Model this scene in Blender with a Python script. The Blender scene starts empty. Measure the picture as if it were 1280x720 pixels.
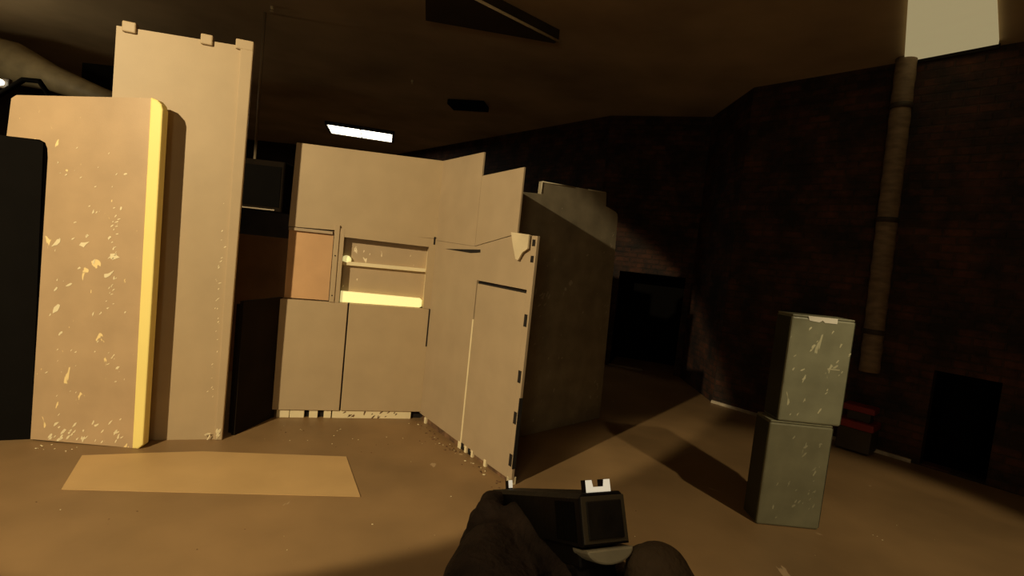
import bpy, bmesh, math, random
from mathutils import Vector, Matrix
random.seed(7)
COL = bpy.context.scene.collection
R = math.radians

# ------------------------------------------------------------------ materials
def mat(name, base, rough=0.6, var=0.15, scale=4.0, bump=0.1, bscale=60.0, metal=0.0,
        fleck=None, fleck_amt=0.0, fleck_scale=9.0, emis=None, estr=0.0, stretch=(1, 1, 1), spec=0.4):
    m = bpy.data.materials.new(name); m.use_nodes = True
    nt = m.node_tree; N = nt.nodes; L = nt.links
    b = N['Principled BSDF']
    tc = N.new('ShaderNodeTexCoord')
    mp = N.new('ShaderNodeMapping'); mp.inputs['Scale'].default_value = stretch
    L.new(tc.outputs['Object'], mp.inputs[0])
    n = N.new('ShaderNodeTexNoise'); n.inputs['Scale'].default_value = scale; n.inputs['Detail'].default_value = 6
    L.new(mp.outputs[0], n.inputs['Vector'])
    r = N.new('ShaderNodeValToRGB')
    r.color_ramp.elements[0].position = 0.3; r.color_ramp.elements[1].position = 0.7
    r.color_ramp.elements[0].color = tuple(c * (1 - var) for c in base) + (1,)
    r.color_ramp.elements[1].color = tuple(min(1, c * (1 + var)) for c in base) + (1,)
    L.new(n.outputs[0], r.inputs[0])
    out = r.outputs[0]
    if fleck:
        n2 = N.new('ShaderNodeTexNoise'); n2.inputs['Scale'].default_value = fleck_scale; n2.inputs['Detail'].default_value = 3
        n2.inputs['Distortion'].default_value = 0.6
        mp2 = N.new('ShaderNodeMapping'); mp2.inputs['Scale'].default_value = (1.6, 1.0, 0.75)
        mp2.inputs['Rotation'].default_value = (0, 0.5, 0)
        L.new(tc.outputs['Object'], mp2.inputs[0]); L.new(mp2.outputs[0], n2.inputs['Vector'])
        n3 = N.new('ShaderNodeTexNoise'); n3.inputs['Scale'].default_value = 1.7
        L.new(tc.outputs['Object'], n3.inputs['Vector'])
        ad = N.new('ShaderNodeMath'); ad.operation = 'MULTIPLY_ADD'; ad.inputs[1].default_value = 0.35
        L.new(n3.outputs[0], ad.inputs[0]); L.new(n2.outputs[0], ad.inputs[2])
        r2 = N.new('ShaderNodeValToRGB')
        r2.color_ramp.elements[0].position = 0.90 - fleck_amt; r2.color_ramp.elements[1].position = 0.92 - fleck_amt
        L.new(ad.outputs[0], r2.inputs[0])
        mx = N.new('ShaderNodeMixRGB'); mx.inputs[2].default_value = tuple(fleck) + (1,)
        L.new(r2.outputs[0], mx.inputs[0]); L.new(out, mx.inputs[1]); out = mx.outputs[0]
    L.new(out, b.inputs['Base Color'])
    b.inputs['Roughness'].default_value = rough; b.inputs['Metallic'].default_value = metal
    b.inputs['Specular IOR Level'].default_value = spec
    if bump:
        nb = N.new('ShaderNodeTexNoise'); nb.inputs['Scale'].default_value = bscale; nb.inputs['Detail'].default_value = 4
        L.new(mp.outputs[0], nb.inputs['Vector'])
        bp = N.new('ShaderNodeBump'); bp.inputs['Strength'].default_value = bump; bp.inputs['Distance'].default_value = 0.01
        L.new(nb.outputs[0], bp.inputs['Height']); L.new(bp.outputs[0], b.inputs['Normal'])
    if emis:
        b.inputs['Emission Color'].default_value = tuple(emis) + (1,)
        b.inputs['Emission Strength'].default_value = estr
    return m

def brick_mat(name, c1, c2, mortar, blotch):
    m = bpy.data.materials.new(name); m.use_nodes = True
    nt = m.node_tree; N = nt.nodes; L = nt.links; b = N['Principled BSDF']
    tc = N.new('ShaderNodeTexCoord'); sx = N.new('ShaderNodeSeparateXYZ'); cb = N.new('ShaderNodeCombineXYZ')
    L.new(tc.outputs['Object'], sx.inputs[0]); L.new(sx.outputs[0], cb.inputs[0]); L.new(sx.outputs[2], cb.inputs[1])
    br = N.new('ShaderNodeTexBrick'); L.new(cb.outputs[0], br.inputs['Vector'])
    br.inputs['Scale'].default_value = 1.0; br.inputs['Brick Width'].default_value = 0.22
    br.inputs['Row Height'].default_value = 0.075; br.inputs['Mortar Size'].default_value = 0.010
    br.inputs['Mortar Smooth'].default_value = 0.4; br.inputs['Bias'].default_value = 0.0
    br.inputs['Color1'].default_value = c1 + (1,); br.inputs['Color2'].default_value = c2 + (1,)
    br.inputs['Mortar'].default_value = mortar + (1,)
    n = N.new('ShaderNodeTexNoise'); n.inputs['Scale'].default_value = 2.6; n.inputs['Detail'].default_value = 9
    n.inputs['Roughness'].default_value = 0.7
    L.new(cb.outputs[0], n.inputs['Vector'])
    r = N.new('ShaderNodeValToRGB'); r.color_ramp.elements[0].position = 0.42; r.color_ramp.elements[1].position = 0.68
    r.color_ramp.elements[0].color = (0.25, 0.25, 0.25, 1); r.color_ramp.elements[1].color = tuple(blotch) + (1,)
    L.new(n.outputs[0], r.inputs[0])
    mx = N.new('ShaderNodeMixRGB'); mx.blend_type = 'MULTIPLY'; mx.inputs[0].default_value = 1
    L.new(br.outputs[0], mx.inputs[1]); L.new(r.outputs[0], mx.inputs[2]); L.new(mx.outputs[0], b.inputs['Base Color'])
    b.inputs['Roughness'].default_value = 0.8
    bp = N.new('ShaderNodeBump'); bp.inputs['Strength'].default_value = 0.7; bp.inputs['Distance'].default_value = 0.02
    hm = N.new('ShaderNodeMath'); hm.operation = 'MULTIPLY_ADD'; hm.inputs[1].default_value = -1.0
    L.new(br.outputs['Fac'], hm.inputs[0]); L.new(n.outputs[0], hm.inputs[2])
    L.new(hm.outputs[0], bp.inputs['Height']); L.new(bp.outputs[0], b.inputs['Normal'])
    return m

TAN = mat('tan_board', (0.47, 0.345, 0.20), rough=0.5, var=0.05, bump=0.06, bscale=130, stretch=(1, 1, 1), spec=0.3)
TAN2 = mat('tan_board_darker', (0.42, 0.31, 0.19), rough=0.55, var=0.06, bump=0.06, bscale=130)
TANF = mat('tan_board_scratched', (0.50, 0.34, 0.19), rough=0.4, var=0.08, bump=0.05, bscale=90,
           fleck=(0.95, 0.72, 0.34), fleck_amt=0.03, fleck_scale=10)
TANW = mat('tan_window_board', (0.46, 0.335, 0.20), rough=0.45, var=0.06, bump=0.05, bscale=90,
           fleck=(0.9, 0.75, 0.5), fleck_amt=0.02, fleck_scale=12)
ORG = mat('orange_board', (0.62, 0.36, 0.17), rough=0.6, var=0.1, scale=3)
YEL = mat('yellow_edge', (1.0, 0.80, 0.26), rough=0.5, var=0.02, scale=3, bump=0.03)
PALE = mat('pale_edge', (0.85, 0.72, 0.45), rough=0.5, var=0.05, bump=0.03)
SILL = mat('sill_glow', (1.0, 0.93, 0.50), rough=0.4, var=0.02, bump=0.02, emis=(1.0, 0.86, 0.36), estr=0.55)  # emission paints strong light onto the sill, which is no lamp
DARKGAP = mat('dark_gap', (0.012, 0.008, 0.005), rough=0.9, var=0.1)
BLACKB = mat('black_board', (0.014, 0.009, 0.005), rough=0.9, spec=0.1, var=0.3, scale=3)
BROWNB = mat('brown_board', (0.50, 0.30, 0.16), rough=0.7, var=0.2, scale=3)
GREY = mat('grey_board', (0.30, 0.25, 0.165), rough=0.38, var=0.22, scale=5, bump=0.08, bscale=40,
           fleck=(0.5, 0.44, 0.32), fleck_amt=0.0, fleck_scale=9)
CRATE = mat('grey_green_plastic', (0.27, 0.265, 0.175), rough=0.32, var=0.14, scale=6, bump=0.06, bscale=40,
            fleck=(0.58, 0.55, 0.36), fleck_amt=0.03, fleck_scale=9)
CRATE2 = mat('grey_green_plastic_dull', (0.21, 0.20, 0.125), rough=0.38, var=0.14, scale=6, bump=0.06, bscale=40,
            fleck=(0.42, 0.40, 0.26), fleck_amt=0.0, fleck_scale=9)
CRDARK = mat('crate_side_shade', (0.05, 0.05, 0.03), rough=0.5, var=0.2)  # painted shade for the sides of the crates
STICK = mat('white_sticker', (0.9, 0.85, 0.72), rough=0.5, var=0.03)
FLOORM = mat('concrete_floor', (0.255, 0.155, 0.068), rough=0.5, var=0.22, scale=1.3, bump=0.06, bscale=25,
             fleck=(0.42, 0.29, 0.16), fleck_amt=-0.03, fleck_scale=4)
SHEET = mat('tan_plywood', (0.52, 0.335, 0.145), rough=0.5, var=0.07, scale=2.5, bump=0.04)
CEILM = mat('ceiling_plaster', (0.52, 0.38, 0.22), rough=0.9, var=0.22, scale=1.1, bump=0.15, bscale=14)
BRICK = brick_mat('dark_brick', (0.090, 0.038, 0.020), (0.040, 0.021, 0.013), (0.050, 0.032, 0.021), (1.6, 1.1, 0.72))
WALLM = mat('dark_render_wall', (0.045, 0.028, 0.018), rough=0.9, var=0.3, scale=2, bump=0.2)
PIPEM = mat('brown_pipe', (0.22, 0.15, 0.085), rough=0.65, var=0.3, scale=8, stretch=(1, 1, 3))
PANELW = mat('cream_diffuser', (0.75, 0.68, 0.45), rough=0.5, var=0.04, emis=(1.0, 0.82, 0.42), estr=0.30)
LAMPE = mat('lit_diffuser', (1, 1, 1), rough=0.5, var=0.0, emis=(1.0, 0.93, 0.72), estr=7.0, bump=0)
HOUS = mat('dark_housing', (0.05, 0.035, 0.02), rough=0.6, var=0.2)
TUBE = mat('grey_tube', (0.42, 0.32, 0.2), rough=0.4, var=0.1)
DUCT = mat('pale_duct', (0.30, 0.235, 0.13), rough=0.6, var=0.2, scale=6)
BLACK = mat('matte_black', (0.006, 0.005, 0.004), rough=0.9, var=0.1, spec=0.05)
GLOVE = mat('black_glove_fabric', (0.034, 0.022, 0.015), rough=0.85, var=0.5, scale=35, bump=0.5, bscale=150, spec=0.15)
GLOVER = mat('dark_brown_glove_fabric', (0.075, 0.050, 0.028), rough=0.8, var=0.4, scale=30, bump=0.4, bscale=150, spec=0.2)
SLEEVE = mat('dark_sleeve_cloth', (0.016, 0.011, 0.008), rough=0.95, var=0.4, scale=20, bump=0.5, bscale=90, spec=0.1)
GUNM = mat('gun_black_metal', (0.008, 0.006, 0.005), rough=0.6, var=0.2, scale=30, metal=0.0, spec=0.15)
GUNR = mat('gun_rear_plate', (0.014, 0.011, 0.008), rough=0.5, var=0.4, scale=60, spec=0.3)
GUNG = mat('gun_grey_metal', (0.07, 0.055, 0.035), rough=0.4, var=0.15, metal=0.0)
SILV = mat('worn_silver_metal', (0.50, 0.45, 0.32), rough=0.35, var=0.15, metal=0.3, scale=40)
WSIGHT = mat('white_sight_added_glow', (1.0, 0.93, 0.72), rough=0.5, var=0.0, bump=0, emis=(1, .9, .7), estr=0.45)  # white paint with a glow added so the sights read bright
REDM = mat('dark_red_plastic', (0.24, 0.022, 0.018), rough=0.5, var=0.2)
CURB = mat('pale_trim', (0.50, 0.42, 0.30), rough=0.5, var=0.35, scale=9)
DIRT = mat('floor_dirt', (0.16, 0.085, 0.04), rough=0.9, var=0.5, scale=18)
CHIP = mat('pale_chips', (0.85, 0.68, 0.42), rough=0.5, var=0.3, scale=30)

# ------------------------------------------------------------------ helpers
class MB:
    def __init__(s): s.bm = bmesh.new(); s.mats = []
    def mi(s, m):
        if m is None: return 0
        if m not in s.mats: s.mats.append(m)
        return s.mats.index(m)
    def box(s, x0, x1, y0, y1, z0, z1, m=None, bev=0.0, seg=2):
        b = bmesh.new()
        r = bmesh.ops.create_cube(b, size=1.0)
        bmesh.ops.scale(b, vec=(x1 - x0, y1 - y0, z1 - z0), verts=b.verts)
        bmesh.ops.translate(b, vec=((x0 + x1) / 2, (y0 + y1) / 2, (z0 + z1) / 2), verts=b.verts)
        if bev: bmesh.ops.bevel(b, geom=list(b.edges), offset=bev, segments=seg, affect='EDGES', profile=0.5)
        s.merge(b, m); return s
    def merge(s, b, m=None, M=None):
        if M is not None: bmesh.ops.transform(b, matrix=M, verts=b.verts)
        me = bpy.data.meshes.new('t'); b.to_mesh(me); b.free()
        n = len(s.bm.faces); s.bm.from_mesh(me); bpy.data.meshes.remove(me)
        s.bm.faces.ensure_lookup_table(); k = s.mi(m)
        for f in s.bm.faces[n:]: f.material_index = k
    def poly(s, pts, y0, y1, m=None, bev=0.0):
        """polygon in the x-z plane, extruded from y0 to y1"""
        b = bmesh.new()
        vs = [b.verts.new((p[0], y0, p[1])) for p in pts]
        f = b.faces.new(vs)
        r = bmesh.ops.extrude_face_region(b, geom=[f])
        bmesh.ops.translate(b, vec=(0, y1 - y0, 0), verts=[v for v in r['geom'] if isinstance(v, bmesh.types.BMVert)])
        bmesh.ops.recalc_face_normals(b, faces=b.faces)
        if bev:
            es = [e for e in b.edges if abs(e.verts[0].co.y - e.verts[1].co.y) < 1e-6]
            bmesh.ops.bevel(b, geom=es, offset=bev, segments=2, affect='EDGES', profile=0.5)
        s.merge(b, m); return s
    def tube(s, pts, rad, m=None, n=16):
        if not hasattr(rad, '__len__'): rad = [rad] * len(pts)
        b = bmesh.new(); pts = [Vector(p) for p in pts]; rings = []
        up = None
        for i, p in enumerate(pts):
            d = (pts[min(i + 1, len(pts) - 1)] - pts[max(i - 1, 0)]).normalized()
            if up is None: up = Vector((0, 0, 1)) if abs(d.z) < 0.9 else Vector((0, 1, 0))
            a = d.cross(up).normalized(); c = a.cross(d).normalized(); up = c
            rings.append([b.verts.new(p + (a * math.cos(t) + c * math.sin(t)) * rad[i])
                          for t in [2 * math.pi * k / n for k in range(n)]])
        for i in range(len(rings) - 1):
            for k in range(n):
                f = b.faces.new([rings[i][k], rings[i][(k + 1) % n], rings[i + 1][(k + 1) % n], rings[i + 1][k]]); f.smooth = True
        b.faces.new(rings[0][::-1]); b.faces.new(rings[-1])
        bmesh.ops.recalc_face_normals(b, faces=b.faces)
        s.merge(b, m); return s
    def ball(s, c, r, m=None, sc=(1, 1, 1), u=14, v=10):
        b = bmesh.new(); bmesh.ops.create_uvsphere(b, u_segments=u, v_segments=v, radius=r)
        for f in b.faces: f.smooth = True
        s.merge(b, m, Matrix.Translation(c) @ Matrix.Diagonal((*sc, 1))); return s
    def build(s, name, m=None, parent=None):
        if m is not None and not s.mats: s.mats = [m]
        me = bpy.data.meshes.new(name); s.bm.to_mesh(me); s.bm.free()
        for q in (s.mats or [m]): me.materials.append(q)
        o = bpy.data.objects.new(name, me); COL.objects.link(o)
        if parent is not None: o.parent = parent
        return o

def tag(o, label=None, cat=None, group=None, kind=None):
    if label: o['label'] = label
    if cat: o['category'] = cat
    if group: o['group'] = group
    if kind: o['kind'] = kind
    return o

def thing(name, label, cat, loc=(0, 0, 0), rz=0.0, group=None):
    e = bpy.data.objects.new(name, None); COL.objects.link(e); e.empty_display_size = 0.1
    e.location = loc; e.rotation_euler = (0, 0, rz)
    return tag(e, label, cat, group)

def along(a, b):
    return (a[0], a[1], 0), math.atan2(b[1] - a[1], b[0] - a[0])

def rrect(x0, x1, z0, z1, r, corners, n=6):
    """rectangle with chosen rounded corners: subset of 'tl tr bl br'"""
    out = []
    for cx, cz, a0, key, px, pz in ((x0 + r, z0 + r, 180, 'bl', x0, z0), (x1 - r, z0 + r, 270, 'br', x1, z0),
                                    (x1 - r, z1 - r, 0, 'tr', x1, z1), (x0 + r, z1 - r, 90, 'tl', x0, z1)):
        if key in corners:
            out += [(cx + r * math.cos(R(a0 + 90 * k / n)), cz + r * math.sin(R(a0 + 90 * k / n))) for k in range(n + 1)]
        else: out.append((px, pz))
    return out

# ------------------------------------------------------------------ room shell
CZ = 3.88
tag(MB().box(-9, 11, -6, 14, -0.1, 0).build('floor', FLOORM), kind='structure')
tag(MB().box(-9, 11, -6, 14, CZ, CZ + 0.1).build('ceiling', CEILM), kind='structure')
RA = (2.647, 6.332); RB = (3.987, 4.828)
loc, rz = along(RA, RB)
def wall(name, a, b, z1=CZ, m=BRICK, thick=0.15, extra=()):
    loc, rz = along(a, b); L = math.hypot(b[0] - a[0], b[1] - a[1])
    w = MB()
    xs = 0.0
    for (u0, u1, zz0, zz1) in extra:                      # openings
        w.box(xs, u0, 0, thick, 0, z1); w.box(u0, u1, 0, thick, zz1, z1)
        if zz0 > 0: w.box(u0, u1, 0, thick, 0, zz0)
        xs = u1
    w.box(xs, L, 0, thick, 0, z1)
    o = w.build(name, m); o.location = loc; o.rotation_euler = (0, 0, rz)
    return tag(o, kind='structure')
RE = (RA[0] + .6653 * 12.5, RA[1] - .7466 * 12.5)
wall('wall_right', RA, RE, extra=[(2.08, 2.55, 0.02, 0.92)])
wall('wall_recess', (2.66, 7.66), RA)
wall('wall_end', (1.25, 8.14), (2.66, 7.66), extra=[(0.42, 1.40, 0.0, 1.50)])
wall('wall_far', (-3.6, 14), (1.25, 8.14))
wall('wall_back', (-9, 13.9), (-3.5, 13.9), m=WALLM)
wall('wall_left', (-8.9, -6), (-8.9, 14), m=WALLM)
wall('wall_rear', (11, -5.9), (-9, -5.9), m=WALLM)
# dark low openings: the recess boxes behind them
def opening(name, a, b, u0, u1, z0, z1, depth=0.9):
    loc, rz = along(a, b)
    w = MB(); t = 0.03
    w.box(u0, u1, depth, depth + t, z0, z1); w.box(u0 - t, u0, 0.15, depth, z0, z1); w.box(u1, u1 + t, 0.15, depth, z0, z1)
    w.box(u0 - t, u1 + t, 0.15, depth, z1, z1 + t)
    if z0 > 0: w.box(u0, u1, 0.15, depth, z0 - t, z0)
    o = w.build(name, BLACK); o.location = loc; o.rotation_euler = (0, 0, rz)
    return tag(o, kind='structure')
opening('door_1', (1.25, 8.14), (2.66, 7.66), 0.42, 1.40, 0.0, 1.50)
opening('door_2', RA, RE, 2.08, 2.55, 0.02, 0.92)
# pale strip along the foot of the brick wall
loc, rz = along(RA, RB)
o = MB().box(-0.0, 2.02, -0.035, -0.005, 0, 0.035, bev=0.004).build('trim_1', CURB); o.location = loc; o.rotation_euler = (0, 0, rz); tag(o, kind='structure')
loc2, rz2 = along((1.25, 8.14), (2.66, 7.66))
o = MB().box(0.42, 0.95, -0.03, 0.0, 0, 0.03, bev=0.004).build('trim_2', mat('dim_trim', (0.16, 0.12, 0.08))); o.location = loc2; o.rotation_euler = (0, 0, rz2); tag(o, kind='structure')

# pipe on the brick wall
t = thing('drain_pipe', 'brown ribbed vertical pipe on the dark brick wall, ending above the floor', 'pipe', loc, rz)
p = MB(); prof = []
u = 1.52; yy = -0.135
pts = [(u + 0.12 * (1 - z / 3.88) * 0.9, yy, z) for z in [0.80 + k * (3.86 - 0.80) / 60 for k in range(61)]]
p.tube(pts, [0.085 + (0.004 if k % 4 < 2 else 0) for k in range(61)], n=20)
p.build('pipe_body', PIPEM, t)
for z in (1.2, 2.3, 3.4):
    uu = u + 0.12 * (1 - z / 3.88) * 0.9
    MB().tube([(uu, yy, z - .025), (uu, yy, z + .025)], 0.095, n=20).box(uu - .02, uu + .02, yy + .08, 0.0, z - .02, z + .02).build('bracket', HOUS, t)

# red box at the foot of the wall behind the crates
t = thing('red_box', 'dark red low box half hidden behind the stacked grey crates', 'box', loc, rz)
MB().box(1.45, 1.74, -0.30, -0.04, 0.02, 0.24, bev=0.01).build('body', HOUS, t)
MB().box(1.44, 1.75, -0.31, -0.03, 0.24, 0.31, bev=0.01).build('lid', REDM, t)
MB().box(1.50, 1.70, -0.24, -0.10, 0.31, 0.40, bev=0.01).build('handle_block', HOUS, t)
MB().box(1.46, 1.73, -0.26, -0.07, 0.40, 0.46, bev=0.01).build('top_bar', REDM, t)

# ------------------------------------------------------------------ ceiling fittings
def fixture(name, label, a, b, w, lit):
    loc, rz = along(a, b); L = math.hypot(b[0] - a[0], b[1] - a[1])
    t = thing(name, label, 'ceiling light', (a[0], a[1], CZ), rz)
    return t, L
t, L = fixture('ceiling_light', 'bright lit rectangular ceiling light beyond the window wall', (-4.12, 10.66), (-2.85, 10.98), 0.85, True)
h = MB().box(-0.04, L + 0.04, -0.04, 0.0, -0.07, -0.001).box(-0.04, L + 0.04, 0.92, 0.96, -0.07, -0.001).box(-0.04, 0, 0, 0.92, -0.07, -0.001).box(L, L + 0.04, 0, 0.92, -0.07, -0.001).box(0, L, 0, 0.92, -0.02, -0.001)
h.build('housing', HOUS, t)
for k in range(2):
    MB().box(0.01 + k * L / 2, L / 2 - 0.01 + k * L / 2, 0.01, 0.91, -0.055, -0.025).build('diffuser', LAMPE, t)
MB().box(L/2-.01, L/2+.01, 0.0, 0.92, -0.065, -0.022).build('divider', HOUS, t)
t, L = fixture('ceiling_light', 'unlit dark strip light with pale edge tube at top centre of ceiling', (-1.12, 5.20), (0.17, 5.42), 0.5, False)
hb = bmesh.new(); vs = [hb.verts.new((x, y, -0.10)) for x, y in ((0, 0), (L, 0), (L + .02, -.10), (0.30, -0.72), (0.0, -0.72))]
fc = hb.faces.new(vs); r = bmesh.ops.extrude_face_region(hb, geom=[fc])
bmesh.ops.translate(hb, vec=(0, 0, 0.099), verts=[v for v in r['geom'] if isinstance(v, bmesh.types.BMVert)]); bmesh.ops.recalc_face_normals(hb, faces=hb.faces)
q = MB(); q.merge(hb); q.build('housing', HOUS, t)
MB().tube([(0.34, -0.72, -0.115), (L + 0.03, -0.10, -0.115)], 0.013, n=10).build('tube', PALE, t)
t, L = fixture('ceiling_light', 'small unlit black ceiling strip above the middle of the window wall', (-1.30, 8.20), (-0.72, 8.10), 0.3, False)
MB().box(0, L, -0.05, 0.3, -0.08, -0.001, bev=0.01).build('housing', BLACK, t)
MB().tube([(0.04, 0.1, -0.09), (L - 0.04, 0.1, -0.09)], 0.012, BLACK, n=10).build('tube', BLACK, t)
# cream panel beside the right wall
t = thing('ceiling_panel', 'cream ceiling light panel where the brick wall meets the ceiling', 'ceiling light', (3.60, 5.22, CZ), math.atan2(-0.52, 0.42))
cp = bmesh.new(); MT = (Matrix.Translation((3.60, 5.22, CZ)) @ Matrix.Rotation(math.atan2(-0.52, 0.42), 4, 'Z')).inverted()
vs = [cp.verts.new(MT @ Vector(p)) for p in ((3.575, 5.16, CZ - .035), (3.99, 4.62, CZ - .035), (3.00, 3.60, CZ - .035), (2.41, 3.57, CZ - .035))]
fc = cp.faces.new(vs); r = bmesh.ops.extrude_face_region(cp, geom=[fc])
bmesh.ops.translate(cp, vec=(0, 0, 0.034), verts=[v for v in r['geom'] if isinstance(v, bmesh.types.BMVert)]); bmesh.ops.recalc_face_normals(cp, faces=cp.faces)
q = MB(); q.merge(cp); q.build('diffuser', PANELW, t)
MB().box(-0.01, 0.71, 0.005, 0.02, -0.04, -0.001).build('frame', DARKGAP, t)

for (x, y), lab in (((-2.78, 5.48), 'small pale sprinkler head in ceiling above the tall tan panel'),
                    ((-1.71, 7.42), 'small pale sprinkler head in ceiling above the window wall')):
    t = thing('sprinkler_head', lab, 'sprinkler', (x, y, CZ))
    MB().tube([(0, 0, -0.001), (0, 0, -0.03)], 0.018, n=10).build('collar', PALE, t)
    MB().tube([(0, 0, -0.03), (0, 0, -0.045), (0, 0, -0.05)], [0.006, 0.006, 0.022], n=10).build('deflector', PALE, t)

# ------------------------------------------------------------------ upper left ducting
tag(MB().tube([(-8.76, 6.98, 3.22), (-7.3, 6.8, 3.42), (-6.55, 6.6, 3.32), (-5.95, 6.5, 3.16), (-5.3, 6.45, 2.98), (-4.6, 6.5, 2.80)],
              [0.30, 0.30, 0.26, 0.16, 0.12, 0.11], n=20).build('flexible_duct', DUCT), 'pale flexible duct curving behind the top of the left panel', 'duct')
tag(MB().tube([(-6.3, 5.95, 2.29), (-6.1, 5.75, 2.45), (-5.75, 5.6, 2.68), (-5.45, 5.6, 2.90), (-5.28, 5.6, 2.90), (-5.15, 5.6, 2.74), (-5.08, 5.6, 2.2), (-5.08, 5.6, 0.04)], 0.028, n=10).build('cable', BLACK),
    'black cable looping up behind the top edge of the leftmost tan panel', 'cable')
t = thing('small_lamp', 'small bright lamp glowing beside the duct at left edge', 'lamp', (-6.23, 6.13, 2.93))
MB().ball((0, -0.02, 0.03), 0.045, sc=(1.2, 0.7, 0.8)).build('bulb', LAMPE, t)
MB().box(-0.08, 0.08, 0.01, 0.06, -0.03, 0.09, bev=0.01).build('housing', HOUS, t)
tag(MB().box(-5.95, -4.3, 6.9, 7.0, 2.9, 3.5).build('dark_panel', BLACK), 'dark panel under the ceiling behind the pale duct', 'panel')
GRN = mat('murky_green_plastic', (0.085, 0.085, 0.055), rough=0.5, var=0.4)
t = thing('equipment_rack', 'murky green equipment rack behind the leftmost tan panel', 'rack', (-6.3, 5.9, 0))
MB().box(-0.55, 0.25, 0.0, 0.5, 0.0, 1.1, bev=0.02).build('cabinet', BLACK, t)
MB().box(-0.50, 0.20, 0.03, 0.45, 1.12, 2.2, bev=0.03).build('tank', GRN, t)
MB().box(-0.55, 0.25, 0.0, 0.5, 2.2, 2.26, bev=0.01).build('shelf', GRN, t)
MB().tube([(-0.15, 0.2, 2.26), (-0.15, 0.2, 2.5), (-0.1, 0.2, 2.58)], 0.09, n=14).build('nozzle', GRN, t)

# ------------------------------------------------------------------ front left tan panel
FPa, FPb = (-3.13, 3.36), (-2.40, 3.419)
loc, rz = along(FPa, FPb)
t = thing('barrier_panel', 'scratched tan barrier panel with yellow right edge, frontmost at left', 'barrier panel', loc, rz)
out = [(0.0, 0.012), (0.659, 0.0), (0.654, 2.36), (-0.17, 2.275)]
out += [(-0.20 - .0, 2.25), (-0.22, 2.01), (-0.02, 2.01), (0.015, 1.995), (0.03, 1.96), (0.035, 1.9)]
MB().poly(out, 0, 0.045).build('board', TANF, t)
es = [(0.660, 0.0), (0.70, 0.0), (0.73, 0.03), (0.735, 1.2), (0.735, 2.29), (0.725, 2.325), (0.70, 2.35), (0.655, 2.362)]
MB().poly(es, -0.012, 0.055, bev=0.009).build('edge_strip', YEL, t)
# flakes of pale paint on the face
fk = MB()
def flake(fk, x, z, s, y, asp=2.0, ang=None):
    a = ang if ang is not None else random.uniform(0.4, 1.4)
    b = bmesh.new(); n = 7
    vs = []
    for k in range(n):
        th = 2 * math.pi * k / n; rr = s * random.uniform(0.35, 1.1)
        px, pz = rr * asp * math.cos(th), rr * math.sin(th) / 1.4
        vs.append(b.verts.new((x + px * math.cos(a) - pz * math.sin(a), y, z + px * math.sin(a) + pz * math.cos(a))))
    b.faces.new(vs[::-1]); fk.merge(b)
spots = [(0.28, 1.36, .035), (0.47, 1.30, .034), (0.44, 1.17, .03), (0.20, 1.08, .018), (0.13, 0.92, .03), (0.11, 1.35, .025), (0.30, 1.42, .014),
         (0.44, 1.42, .012), (0.33, 1.58, .012), (0.22, 1.50, .010), (0.5, 1.62, .010), (0.52, 1.85, .015), (0.16, 0.75, .014), (0.36, 0.9, .012),
         (0.45, 0.95, .014), (0.53, 0.55, .014), (0.40, 0.72, .010), (0.12, 1.05, .012), (0.26, 1.2, .012), (0.35, 1.25, .012)]
for x, z, s in spots: flake(fk, x, z, s, -0.0015, asp=random.uniform(1.2, 2.0))
for k in range(26):
    flake(fk, random.gauss(0.47, 0.015) , random.uniform(0.95, 1.75), random.uniform(.004, .009), -0.0015)
for k in range(34):
    flake(fk, random.uniform(0.05, 0.6), abs(random.gauss(0, 0.07)) + 0.02, random.uniform(.006, .016), -0.0015, asp=2.2, ang=random.uniform(0.7, 1.3))
for k in range(46):
    flake(fk, random.uniform(0.07, 0.6), random.uniform(0.3, 2.0), random.uniform(.003, .008), -0.0015)
fk.build('paint_flakes', PALE, t)['kind'] = 'stuff'

# tall panel behind it
TPa, TPb = (-2.36, 3.60), (-2.025, 3.709)
loc, rz = along(TPa, TPb)
t = thing('barrier_panel', 'tallest tan barrier panel, with three small tabs along its top edge', 'barrier panel', loc, rz)
out = [(-0.46, 0.0), (0.365, 0.0), (0.365, 2.80), (-0.42, 2.72)]
out = [(-0.46, 0), (0.30, 0), (0.30, 2.845), (-0.435, 2.815)]
MB().poly(out, 0, 0.04).build('board', TAN, t)
MB().poly([(0.302, 0), (0.352, 0.0), (0.385, 2.86), (0.302, 2.855)], -0.018, 0.02, bev=0.006).build('edge_strip', TAN, t)
for x0, x1, zb in ((-0.40, -0.32, 2.818), (0.055, 0.13, 2.838), (0.27, 0.385, 2.852)):
    MB().box(x0, x1, -0.02, 0.04, zb - 0.035, zb + 0.035, bev=0.008).build('top_tab', TAN, t)
fk = MB()
for k in range(30): flake(fk, random.gauss(0.26, 0.01), random.uniform(0.3, 1.9), random.uniform(.003, .007), -0.0015)
for k in range(8): flake(fk, random.uniform(0.2, 0.34), random.uniform(0.01, 0.08), random.uniform(.01, .02), -0.021)
fk.build('paint_flakes', PALE, t)['kind'] = 'stuff'

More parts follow.
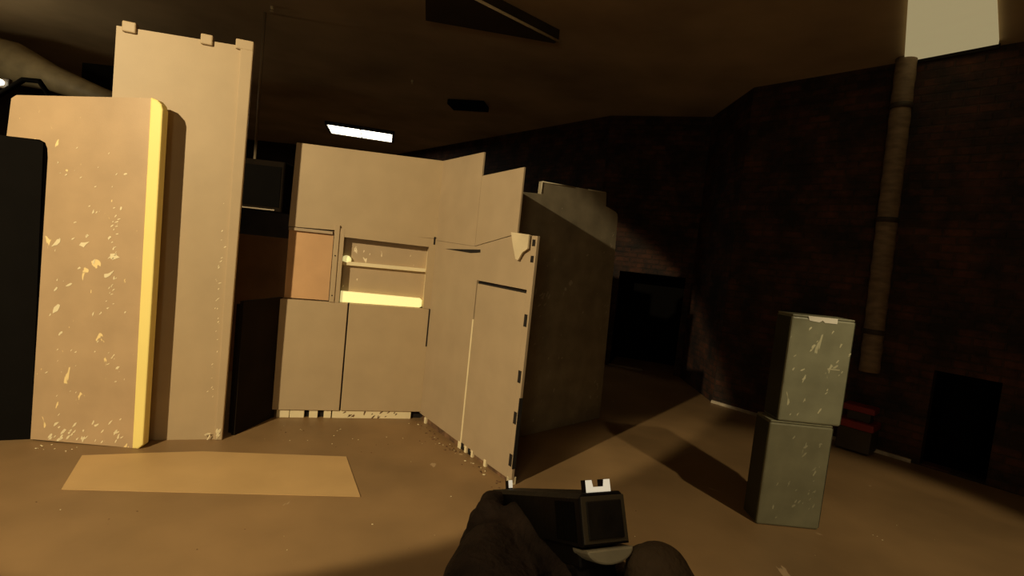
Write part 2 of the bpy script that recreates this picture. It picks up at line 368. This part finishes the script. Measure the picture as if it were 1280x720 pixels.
# black boards closing the gaps
def board(name, label, a, b, z0, z1, m, th=0.03, slope=0.0):
    loc, rz = along(a, b); L = math.hypot(b[0] - a[0], b[1] - a[1])
    t = thing(name, label, 'board', loc, rz)
    MB().poly([(0, z0), (L, z0), (L, z1 + slope), (0, z1)], 0, th).build('sheet', m, t)
    for x in (0.03, L - 0.08): MB().box(x, x + 0.05, th + .001, th + 0.05, z0, z1 - 0.03).build('batten', m, t)
    return t
board('upright_board', 'black upright board left of the scratched tan panel', (-4.3, 2.85), (-3.15, 3.385), 0.0, 2.005, BLACK)
board('upright_board', 'low black board filling the gap between tall panel and window wall', (-1.985, 3.80), (-1.905, 4.27), 0.0, 1.03, BLACKB)
board('upright_board', 'dark brown board standing further back in the gap beside the window wall', (-3.3, 5.45), (-2.1, 5.60), 0.0, 1.50, BROWNB)
t = thing('hanging_cabinet', 'black box hanging from the ceiling in the gap beside the window wall', 'cabinet', (-3.02, 5.5, 0), R(4))
MB().box(0, 0.48, 0, 0.35, 1.77, 2.31, bev=0.02).build('cabinet', BLACKB, t)
MB().box(0.04, 0.44, -0.008, 0.0, 1.82, 2.25, bev=0.003).build('door', BLACK, t)
MB().box(0.06, 0.40, -0.012, 0.0, 1.782, 1.795).build('handle', TUBE, t)
MB().tube([(0.09, 0.15, 2.31), (0.09, 0.15, CZ)], 0.016, n=8).build('hanging_rod', TUBE, t)

# ------------------------------------------------------------------ window wall
Ba, Bb = (-1.882, 4.258), (-0.713, 4.594)
loc, rz = along(Ba, Bb); LB = 1.216
t = thing('barrier_wall', 'tan barrier wall with a cut-out window, facing the camera', 'barrier wall', loc, rz)
T = 0.04
MB().poly([(-0.015, 1.625), (LB, 1.655), (LB, 2.345), (0.0, 2.315)], 0, T, bev=0.003).build('upper_board', TAN, t)
MB().box(-0.045, 0.505, -0.012, T, 0.072, 1.02, bev=0.004).build('lower_board', TAN, t)
MB().box(0.517, LB, -0.010, T, 0.072, 1.02, bev=0.004).build('lower_board', TAN, t)
MB().box(-0.01, 0.345, 0.022, T + .02, 1.03, 1.622).build('side_board', ORG, t)
MB().box(-0.01, 0.335, -0.006, 0.02, 1.598, 1.622).build('side_rail', TAN2, t)
MB().box(0.35, 0.392, -0.022, T, 1.022, 1.68, bev=0.004).build('post', TAN, t)
fr = MB().box(0.394, 0.43, -0.012, T, 1.022, 1.655).box(1.150, LB, -0.008, T, 1.022, 1.652)
fr.poly([(0.43, 1.585), (1.150, 1.575), (1.150, 1.652), (0.43, 1.652)], -0.010, T)
fr.build('window_frame', TAN, t)
# recess behind the opening
DP = 0.085
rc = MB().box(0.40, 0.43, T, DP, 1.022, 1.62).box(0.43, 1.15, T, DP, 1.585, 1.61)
rc.build('shaded_reveal', BLACK, t)  # left and top reveals in black, their shade painted in
MB().box(1.150, 1.18, T, DP, 1.022, 1.60).build('lit_reveal', PALE, t)  # right reveal catches the light, painted as a pale colour
MB().box(0.43, 1.15, DP, DP + 0.03, 1.02, 1.61).build('back_board', TANW, t)
MB().box(0.43, 1.15, DP - 0.045, DP - .001, 1.345, 1.378, bev=0.004).build('ledge', PALE, t)
MB().ball((0.462, DP - 0.03, 1.392), 0.038, SILL, sc=(1.1, 0.5, 1.0)).build('glow_lump', SILL, t)  # added ball whose glow paints a bright spot on the ledge
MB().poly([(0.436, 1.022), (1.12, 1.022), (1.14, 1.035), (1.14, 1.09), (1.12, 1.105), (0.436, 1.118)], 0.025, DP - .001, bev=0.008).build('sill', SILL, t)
# dark seams
MB().box(0.505, 0.517, 0.0, T, 0.072, 1.02).box(0.345, 0.35, -0.015, T, 1.03, 1.62).build('seam', DARKGAP, t)
MB().box(1.188, 1.203, -0.0095, -0.0085, 1.60, 1.67).build('slot', DARKGAP, t)
for z in (1.08, 1.42): MB().ball((0.371, -0.023, z), 0.006, sc=(1, .4, 1)).build('screw', DARKGAP, t)
# feet strip with gaps
ft = MB()
for x0, x1 in ((0.0, 0.10), (0.105, 0.22), (0.26, 0.33), (0.38, 0.44), (0.45, 1.13)):
    ft.box(x0, x1, 0.004, 0.035, 0, 0.070, bev=0.003)
ft.build('base_strip', PALE, t)
MB().box(0.0, LB, 0.036, 0.05, 0, 0.07).build('base_gap', DARKGAP, t)
sp = MB()
for k in range(14): flake(sp, random.uniform(0.55, 1.05), random.uniform(0.01, 0.06), random.uniform(.006, .016), 0.0028)
sp.build('scuffs', DIRT, t)['kind'] = 'stuff'

# ------------------------------------------------------------------ side wall
Sa, Sb = (-0.718, 4.590), (0.143, 3.435)
loc, rz = along(Sa, Sb); LS = 1.43
t = thing('barrier_wall', 'tan barrier wall with stepped top running from the window corner toward the pistol', 'barrier wall', loc, rz)
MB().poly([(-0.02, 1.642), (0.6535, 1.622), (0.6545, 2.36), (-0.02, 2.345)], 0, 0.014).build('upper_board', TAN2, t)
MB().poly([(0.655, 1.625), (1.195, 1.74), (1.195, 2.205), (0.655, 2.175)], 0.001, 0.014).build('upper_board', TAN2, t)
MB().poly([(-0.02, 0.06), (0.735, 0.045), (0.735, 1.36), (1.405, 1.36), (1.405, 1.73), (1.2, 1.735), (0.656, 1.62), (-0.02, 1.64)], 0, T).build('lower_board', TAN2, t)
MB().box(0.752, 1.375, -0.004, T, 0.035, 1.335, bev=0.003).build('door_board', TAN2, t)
MB().box(0.737, 0.750, 0.015, T, 1.05, 1.35).box(0.75, 1.38, 0.012, T, 1.336, 1.346).build('seam', DARKGAP, t)
MB().box(0.733, 0.751, -0.006, T, 0.05, 1.05).build('pale_edge', PALE, t)  # pale strip painting the light in the gap beside the door board
MB().poly([(0.19, 1.575), (0.74, 1.60), (0.745, 1.578), (0.60, 1.565)], -0.004, 0.0).build('slot', DARKGAP, t)
MB().box(-0.004, 0.012, -0.01, 0.0, 0.68, 1.02).build('corner_seam', DARKGAP, t)
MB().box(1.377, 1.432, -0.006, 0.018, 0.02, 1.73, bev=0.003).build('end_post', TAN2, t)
for z in (0.13, 0.43, 0.72, 1.11, 1.55, 1.66):
    MB().box(1.385, 1.418, -0.0075, -0.0055, z, z + (0.085 if z < 1.3 else 0.045)).build('hinge_slot', DARKGAP, t)
MB().box(1.426, 1.4335, -0.0075, 0.02, 0.12, 0.62).build('edge_seam', DARKGAP, t)
# torn flap of pale board
MB().poly([(1.16, 1.745), (1.37, 1.735), (1.37, 1.64), (1.315, 1.61), (1.275, 1.555), (1.245, 1.56), (1.20, 1.65)], -0.03, -0.018).build('torn_flap', mat('flap_pale', (0.66, 0.54, 0.34)), t)
MB().box(0.03, 1.42, 0.012, T, 0.0, 0.045).build('base_strip', DIRT, t)
ft = MB()
for x0, x1 in ((0.10, 0.13), (0.70, 0.745), (0.80, 0.83), (0.90, 0.925), (1.08, 1.11), (1.38, 1.43)):
    ft.box(x0, x1, -0.006, T, 0.0, 0.055, bev=0.003)
ft.build('foot_block', PALE, t)
MB().box(0.755, 0.79, -0.0075, -.003, 0.01, 0.06).box(0.86, 0.885, -0.0075, -.003, 0.01, 0.055).build('foot_gap', DARKGAP, t)

# ------------------------------------------------------------------ grey panel behind
Da, Db = (0.243, 4.442), (1.066, 5.22)
loc, rz = along(Da, Db)
t = thing('barrier_panel', 'grey barrier panel, half in shadow, standing behind the stepped tan wall', 'barrier panel', loc, rz)
out = [(-0.36, 0.0), (1.10, 0.0), (1.03, 1.7), (1.005, 2.06), (0.99, 2.095), (0.96, 2.11), (0.84, 2.135), (0.795, 2.14), (0.78, 2.27), (-0.115, 2.225), (-0.115, 2.12), (-0.36, 2.10)]
MB().poly(out, 0, 0.04, bev=0.004).build('board', GREY, t)
WE = mat('worn_edge_paint', (0.6, 0.52, 0.36))
for (a, b) in (((-0.115, 2.13), (-0.115, 2.22)), ((-0.115, 2.222), (0.30, 2.243)), ((0.5, 2.253), (0.76, 2.268))):
    MB().tube([(a[0], -0.002, a[1]), (b[0], -0.002, b[1])], 0.005, n=6).build('worn_edge', WE, t)
sp = MB()
for k in range(40): flake(sp, random.choice([random.gauss(0.98, 0.03), random.uniform(-0.3, 0.95)]), random.uniform(0.2, 1.98), random.uniform(.004, .014), -0.0015)
for k in range(10): flake(sp, random.gauss(0.05, 0.04), random.gauss(1.25, 0.05), random.uniform(.01, .022), -0.0015)
sp.build('scuffs', mat('scuff_paint', (0.46, 0.40, 0.28)), t)['kind'] = 'stuff'

# ------------------------------------------------------------------ crates
Ca, Cb = (1.756, 3.262), (2.167, 3.216)
loc, rz = along(Ca, Cb)
rz = rz + R(7)
def crate(label, x0, x1, y0, y1, z0, z1, m, sticker):
    t = thing('plastic_crate', label, 'crate', (loc[0], loc[1], z0), rz)
    h = z1 - z0
    MB().box(x0, x1, y0, y1, 0, h - 0.012, bev=0.012).build('body', m, t)
    MB().box(x0 + .004, x1 - .004, y0 + .004, y1 - .004, h - 0.0118, h, bev=0.004).build('lid', m, t)
    MB().box(x1 - .022, x1 + .004, y0 + 0.004, y1 - 0.004, 0.012, h - 0.016, bev=0.004).build('side_shade', CRDARK, t)  # dark side strips put shade into the crate's colour
    MB().box(x0 - .0015, x0 + .004, y0 + 0.012, y1 - 0.01, 0.012, h - 0.02).build('side_shade', CRDARK, t)
    sp = MB()
    for k in range(22): flake(sp, random.choice([random.gauss(x1 - .07, 0.03), random.uniform(x0 + .03, x1 - .04)]), random.uniform(0.05, h - .08), random.uniform(.004, .013), y0 - 0.0012, asp=2)
    if sticker: sp.box(x1 - 0.14, x1 - 0.06, y0 - .002, y0 - .0008, 0.365, 0.372)
    sp.build('scuffs', mat('crate_scuff', (0.62, 0.58, 0.38) if sticker else (0.36, 0.34, 0.22)), t)['kind'] = 'stuff'
    if sticker:
        MB().poly([(x0 + 0.10, h - 0.002), (x1 - 0.12, h - 0.002), (x1 - 0.12, h - 0.035), (x1 - .20, h - .035), (x1 - .215, h - 0.022), (x1 - .235, h - 0.036), (x0 + .11, h - .03)], y0 - 0.003, y0 - 0.0005).build('sticker', STICK, t)
    return t
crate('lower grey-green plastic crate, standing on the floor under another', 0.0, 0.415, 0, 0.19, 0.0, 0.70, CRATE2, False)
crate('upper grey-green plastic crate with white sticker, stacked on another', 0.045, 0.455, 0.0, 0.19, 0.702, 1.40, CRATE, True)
for o in COL.objects:
    pass
# ------------------------------------------------------------------ floor sheet and debris
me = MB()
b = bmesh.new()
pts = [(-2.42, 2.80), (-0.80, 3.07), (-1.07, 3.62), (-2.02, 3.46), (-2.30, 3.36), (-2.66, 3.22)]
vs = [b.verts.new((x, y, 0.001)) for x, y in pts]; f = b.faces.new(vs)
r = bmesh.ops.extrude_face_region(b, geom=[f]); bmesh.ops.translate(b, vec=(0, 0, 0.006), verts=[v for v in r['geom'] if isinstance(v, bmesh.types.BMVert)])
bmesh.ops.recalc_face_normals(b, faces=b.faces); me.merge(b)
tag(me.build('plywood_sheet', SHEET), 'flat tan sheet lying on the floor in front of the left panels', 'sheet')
db = MB()
def chip(x, y, s, m):
    if -2.75 < x < -0.72 and 2.72 < y < 3.70: return
    if 1.6 < x < 2.4 and 3.1 < y < 3.7: return
    db.ball((x, y, s * 0.3), s, m, sc=(random.uniform(.7, 1.5), random.uniform(.7, 1.5), 0.35), u=6, v=4)
for k in range(60):
    s = random.uniform(0, 1); x = Sa[0] + (Sb[0] - Sa[0]) * s; y = Sa[1] + (Sb[1] - Sa[1]) * s
    d = abs(random.gauss(0, 0.05)) + 0.03
    chip(x - d * .8, y - d * .6, random.uniform(.003, .010), random.choice([DIRT, CHIP, DIRT]))
for k in range(40):
    chip(random.uniform(-1.8, -0.4), random.uniform(3.6, 4.2), random.uniform(.002, .006), random.choice([DIRT, CHIP]))
for k in range(50):
    chip(random.uniform(-2.5, 3.0), random.uniform(2.4, 3.6), random.uniform(.0015, .005), random.choice([CHIP, DIRT]))
for k in range(22):
    chip(random.uniform(-3.05, -2.3), random.uniform(3.25, 3.34), random.uniform(.003, .008), CHIP)
tag(db.build('floor_debris'), 'small chips and dirt scattered over the concrete floor', 'debris', kind='stuff')

# ------------------------------------------------------------------ camera
cam_d = bpy.data.cameras.new('camera'); cam = bpy.data.objects.new('camera', cam_d); COL.objects.link(cam)
cam_d.sensor_width = 36; cam_d.lens = 18.0; cam_d.clip_start = 0.01
PITCH, ROLL, H = R(3.9), R(6.0), 1.6
cam.matrix_world = Matrix.Translation((0, 0, H)) @ Matrix.Rotation(R(90) - PITCH, 4, 'X') @ Matrix.Rotation(ROLL, 4, 'Z')
bpy.context.scene.camera = cam
CW = cam.matrix_world.copy()

# ------------------------------------------------------------------ pistol (built round its own axes: x right, y muzzle, z up)
# where it is held: about a third of a metre before the eye, muzzle turned to the left
def held(x, y, z): return CW @ Vector((x, z, -y))
g_o = held(0.0575, 0.330, -0.1315)
g_f = held(-0.0080, 0.505, -0.1980)
fwd = (g_f - g_o).normalized()
up0 = (CW.to_3x3() @ Vector((0.07, 1.0, 0.0)))
rgt = fwd.cross(up0).normalized(); upv = rgt.cross(fwd).normalized()
GM = Matrix((rgt, fwd, upv)).transposed().to_4x4(); GM.translation = g_o
gun = thing('pistol', 'black pistol with white rear sight held in gloved hands at bottom centre', 'pistol')
gun.matrix_world = GM
W2 = 0.0165
MB().poly([(-W2, -0.031), (W2, -0.031), (W2, -0.003), (W2 - .003, 0.0), (-W2 + .003, 0.0), (-W2, -0.003)], 0.0, 0.192, bev=0.0012).build('slide', GUNM, gun)
MB().box(-W2 + .001, W2 - .001, -0.0008, 0.0, -0.0295, -0.002, bev=0.0003).build('slide_rear_plate', GUNG, gun)
MB().box(-0.0125, 0.0125, -0.0020, -0.0009, -0.027, -0.005, bev=0.0005).build('firing_pin_cover', GUNR, gun)
for sx in (-1, 1):
    sr = MB().box(sx * W2 - .0002, sx * W2 + .0002, 0.007, 0.038, -0.029, -0.005)
    for k in range(7):
        sr.box(sx * W2 - .0006, sx * W2 + .0006, 0.008 + k * .0045, 0.010 + k * .0045, -0.028, -0.006)
    sr.build('slide_serrations', BLACK, gun)
MB().box(-0.0145, 0.0145, 0.012, 0.185, -0.045, -0.0312, bev=0.002).build('frame', GUNM, gun)
MB().tube([(0, 0.189, -0.014), (0, 0.196, -0.014)], 0.0075, n=16).build('barrel', GUNG, gun)
rs = MB().box(-0.0085, 0.0085, 0.004, 0.011, 0.0, 0.0025).box(-0.0085, -0.0038, 0.004, 0.011, 0.0025, 0.0075).box(0.0038, 0.0085, 0.004, 0.011, 0.0025, 0.0075)
rs = rs.build('rear_sight', GUNM, gun)
MB().poly([(-.0088, 0), (.0088, 0), (.0088, .0075), (.0045, .0075), (.0038, .0032), (-.0038, .0032), (-.0045, .0075), (-.0088, .0075)], 0.0032, 0.0039).build('sight_outline', WSIGHT, rs)
fs = MB().box(-0.002, 0.002, 0.178, 0.187, 0.0, 0.0075, bev=0.0004).build('front_sight', GUNM, gun)
MB().box(-0.0019, 0.0019, 0.1773, 0.1779, 0.001, 0.0078).build('sight_dot', WSIGHT, fs)
# grip, raked back
gp = MB(); b = bmesh.new()
bmesh.ops.create_cube(b, size=1.0); bmesh.ops.scale(b, vec=(0.030, 0.052, 0.112), verts=b.verts)
bmesh.ops.bevel(b, geom=list(b.edges), offset=0.008, segments=3, affect='EDGES', profile=0.5)
gp.merge(b, None, Matrix.Translation((0, 0.026, -0.096)) @ Matrix.Rotation(R(-16), 4, 'X'))
gp.build('grip', GUNM, gun)
MB().tube([(0, 0.060, -0.048), (0, 0.058, -0.074), (0, 0.075, -0.080), (0, 0.100, -0.078), (0, 0.112, -0.062), (0, 0.112, -0.046)], 0.0045, n=8).build('trigger_guard', GUNM, gun)
MB().tube([(0, 0.078, -0.046), (0, 0.083, -0.058), (0, 0.079, -0.070)], 0.003, n=8).build('trigger', GUNM, gun)
# silver tang under the slide
b = bmesh.new(); tg = MB()
n = 14; vs = []
pr = [(0.0005 + W2 * 0.98 * math.cos(R(180 + 180 * k / n)), -0.0325 + 0.009 * math.sin(R(180 + 180 * k / n))) for k in range(n + 1)]
MB().poly(pr, -0.004, 0.018, bev=0.0012).build('tang', SILV, gun)

# ------------------------------------------------------------------ person: gloved hands, sleeves
GI = GM
person = thing('person', 'person in black gloves and dark sleeves aiming a pistol with both hands', 'person', (0, 0, 0))
def G(x, y, z): return GI @ Vector((x, y, z))
def limb(chains, name, m, vox=0.0022, smooth=3):
    mb = MB()
    for pts, rad in chains:
        # resample so the joints stay round
        P = [Vector(p) for p in pts]
        mb.tube(P, rad, n=14)
        for p, r_ in zip(P, rad): mb.ball(p, r_ * 1.0, u=14, v=10)
    o = mb.build(name, m)
    rm = o.modifiers.new('r', 'REMESH'); rm.mode = 'VOXEL'; rm.voxel_size = vox; rm.use_smooth_shade = True
    sm = o.modifiers.new('s', 'SMOOTH'); sm.iterations = smooth; sm.factor = 0.5
    dg = bpy.context.evaluated_depsgraph_get(); ev = o.evaluated_get(dg)
    me = bpy.data.meshes.new_from_object(ev); o.modifiers.clear(); old = o.data; o.data = me; bpy.data.meshes.remove(old)
    for p in me.polygons: p.use_smooth = True
    if not me.materials: me.materials.append(m)
    o.parent = person
    return o
g = lambda *a: tuple(G(*a))
def V(x, y, d):                                            # a joint of the hand, seen from the eye: offsets from the line of sight at distance d
    return tuple(held((x - 640) / 640 * d, d, -(y - 360) / 640 * d))
wristR = held(0.105, 0.265, -0.228)
rh = [
 ([wristR, g(0.020, -0.030, -0.095), g(0.014, -0.008, -0.070)], [0.031, 0.027, 0.019]),
 ([wristR, V(822, 722, .318), V(806, 706, .338)], [0.031, 0.021, 0.013]),
 ([g(0.016, -0.016, -0.062), g(0.030, 0.002, -0.062), g(0.032, 0.022, -0.066)], [0.016, 0.016, 0.013]),
 ([g(0.020, -0.012, -0.088), g(0.030, 0.018, -0.088), g(0.030, 0.030, -0.094)], [0.023, 0.019, 0.014]),
 ([g(0.010, -0.020, -0.074), g(-0.012, -0.010, -0.070), g(-0.026, 0.014, -0.066), g(-0.028, 0.040, -0.060)], [0.016, 0.012, 0.0105, 0.0095]),
 ([g(0.030, 0.024, -0.060), g(0.027, 0.055, -0.054), g(0.022, 0.082, -0.054), g(0.018, 0.104, -0.056)], [0.0110, 0.0100, 0.0092, 0.0082]),
]
for z, dy in ((-0.076, 0.0), (-0.097, -0.006), (-0.117, -0.013)):
    rh.append(([g(0.031, 0.022 + dy, z), g(0.027, 0.052 + dy, z), g(0.004, 0.066 + dy, z), g(-0.018, 0.056 + dy, z)], [0.0115, 0.011, 0.0105, 0.0095]))
limb(rh, 'glove', GLOVER)['label'] = 'dark brown glove of the right hand behind the pistol grip'
wristL = held(-0.020, 0.300, -0.235)
lh = [
 ([wristL, V(632, 745, .375), V(650, 705, .405)], [0.036, 0.033, 0.023]),
 ([V(600, 735, .370), V(614, 700, .395), V(626, 676, .42)], [0.029, 0.027, 0.020]),
 ([V(722, 738, .335), V(690, 700, .372), V(663, 668, .400), V(645, 646, .425)], [0.0160, 0.0145, 0.0130, 0.0120]),     # thumb, pointing along the frame
 ([V(628, 668, .42), V(611, 640, .430), V(614, 628, .455), V(632, 628, .475)], [0.0150, 0.0120, 0.0105, 0.0095]),      # index, highest
 ([V(618, 682, .41), V(600, 660, .425), V(600, 649, .45), V(616, 650, .47)], [0.0150, 0.0118, 0.0103, 0.0092]),
 ([V(610, 698, .40), V(591, 682, .415), V(592, 672, .445), V(612, 672, .475)], [0.0150, 0.0116, 0.0102, 0.0092]),
 ([V(600, 716, .39), V(584, 705, .405), V(588, 694, .435), V(610, 694, .465)], [0.0145, 0.0112, 0.0100, 0.0090]),
]
limb(lh, 'glove', GLOVE)['label'] = 'black glove of the left hand beside the pistol'
# the clothed body behind the eye: one continuous figure, feet on the floor
bd = []
for sx in (-1, 1):
    bd.append(([(sx * .09, -.24, .93), (sx * .12, -.22, .50), (sx * .13, -.26, .10)], [0.100, 0.070, 0.050]))
    bd.append(([(sx * .13, -.27, .055), (sx * .15, -.12, .045)], [0.052, 0.040]))
bd.append(([(0, -.25, .95), (0, -.26, 1.12), (0, -.27, 1.32), (0, -.25, 1.42)], [0.145, 0.135, 0.150, 0.095]))
bd.append(([(-.17, -.25, 1.38), (.17, -.25, 1.38)], [0.075, 0.075]))
bd.append(([(0, -.24, 1.42), (0, -.22, 1.54)], [0.062, 0.058]))
bd.append(([(0, -.21, 1.58), (0, -.225, 1.66)], [0.082, 0.100]))
bd.append(([(0, -.135, 1.595), (0, -.12, 1.575)], [0.016, 0.018]))
bd.append(([tuple(held(0.115, 0.250, -0.240)), (.21, .12, 1.22), (.24, .02, 1.16), (.19, -.25, 1.38)], [0.037, 0.046, 0.052, 0.066]))
bd.append(([tuple(held(-0.030, 0.285, -0.248)), (-.14, .16, 1.22), (-.23, .03, 1.15), (-.19, -.25, 1.38)], [0.042, 0.050, 0.054, 0.066]))
limb(bd, 'clothed_body', SLEEVE, vox=0.008, smooth=4)

# ------------------------------------------------------------------ lights
def look(o, tgt):
    o.rotation_euler = (Vector(tgt) - o.location).to_track_quat('-Z', 'Y').to_euler()
def spot(name, loc, tgt, power, ang, blend, col, size=0.05):
    d = bpy.data.lights.new(name, 'SPOT'); d.energy = power; d.spot_size = R(ang); d.spot_blend = blend; d.color = col; d.shadow_soft_size = size
    o = bpy.data.objects.new(name, d); COL.objects.link(o); o.location = loc; look(o, tgt); return o
WARM = (1.0, 0.82, 0.50)
spot('key_spot', (-3.30, -1.05, 3.70), (-1.68, 4.0, 1.0), 1180, 43.5, 0.12, WARM, 0.04)
spot('right_spot', (3.1, 0.6, 3.80), (2.50, 2.85, 0.0), 310, 45, 0.3, (1.0, 0.82, 0.50), 0.06)
spot('floor_fill', (-0.7, 0.6, 3.82), (-0.55, 2.1, 0.0), 75, 62, 0.9, (1.0, 0.80, 0.50), 0.2)  # added fill for the near floor, no visible source
def point(name, loc, power, col, size):
    d = bpy.data.lights.new(name, 'POINT'); d.energy = power; d.color = col; d.shadow_soft_size = size
    o = bpy.data.objects.new(name, d); COL.objects.link(o); o.location = loc
point('bounce_fill', (-0.6, -2.2, 1.7), 55, WARM, 0.4)  # added fill standing in for bounce light on the ceiling
point('pistol_fill', (-0.3, -0.08, 2.5), 9, WARM, 0.3)  # added fill above the eye to brighten the pistol and sights
point('duct_lamp', (-6.2, 5.1, 3.0), 16, (1.0, 0.85, 0.55), 0.1)

w = bpy.data.worlds.new('world'); bpy.context.scene.world = w; w.use_nodes = True
w.node_tree.nodes['Background'].inputs[0].default_value = (1.0, 0.7, 0.4, 1); w.node_tree.nodes['Background'].inputs[1].default_value = 0.004
sc = bpy.context.scene
sc.view_settings.view_transform = 'Standard'; sc.view_settings.look = 'None'; sc.view_settings.exposure = 0.0
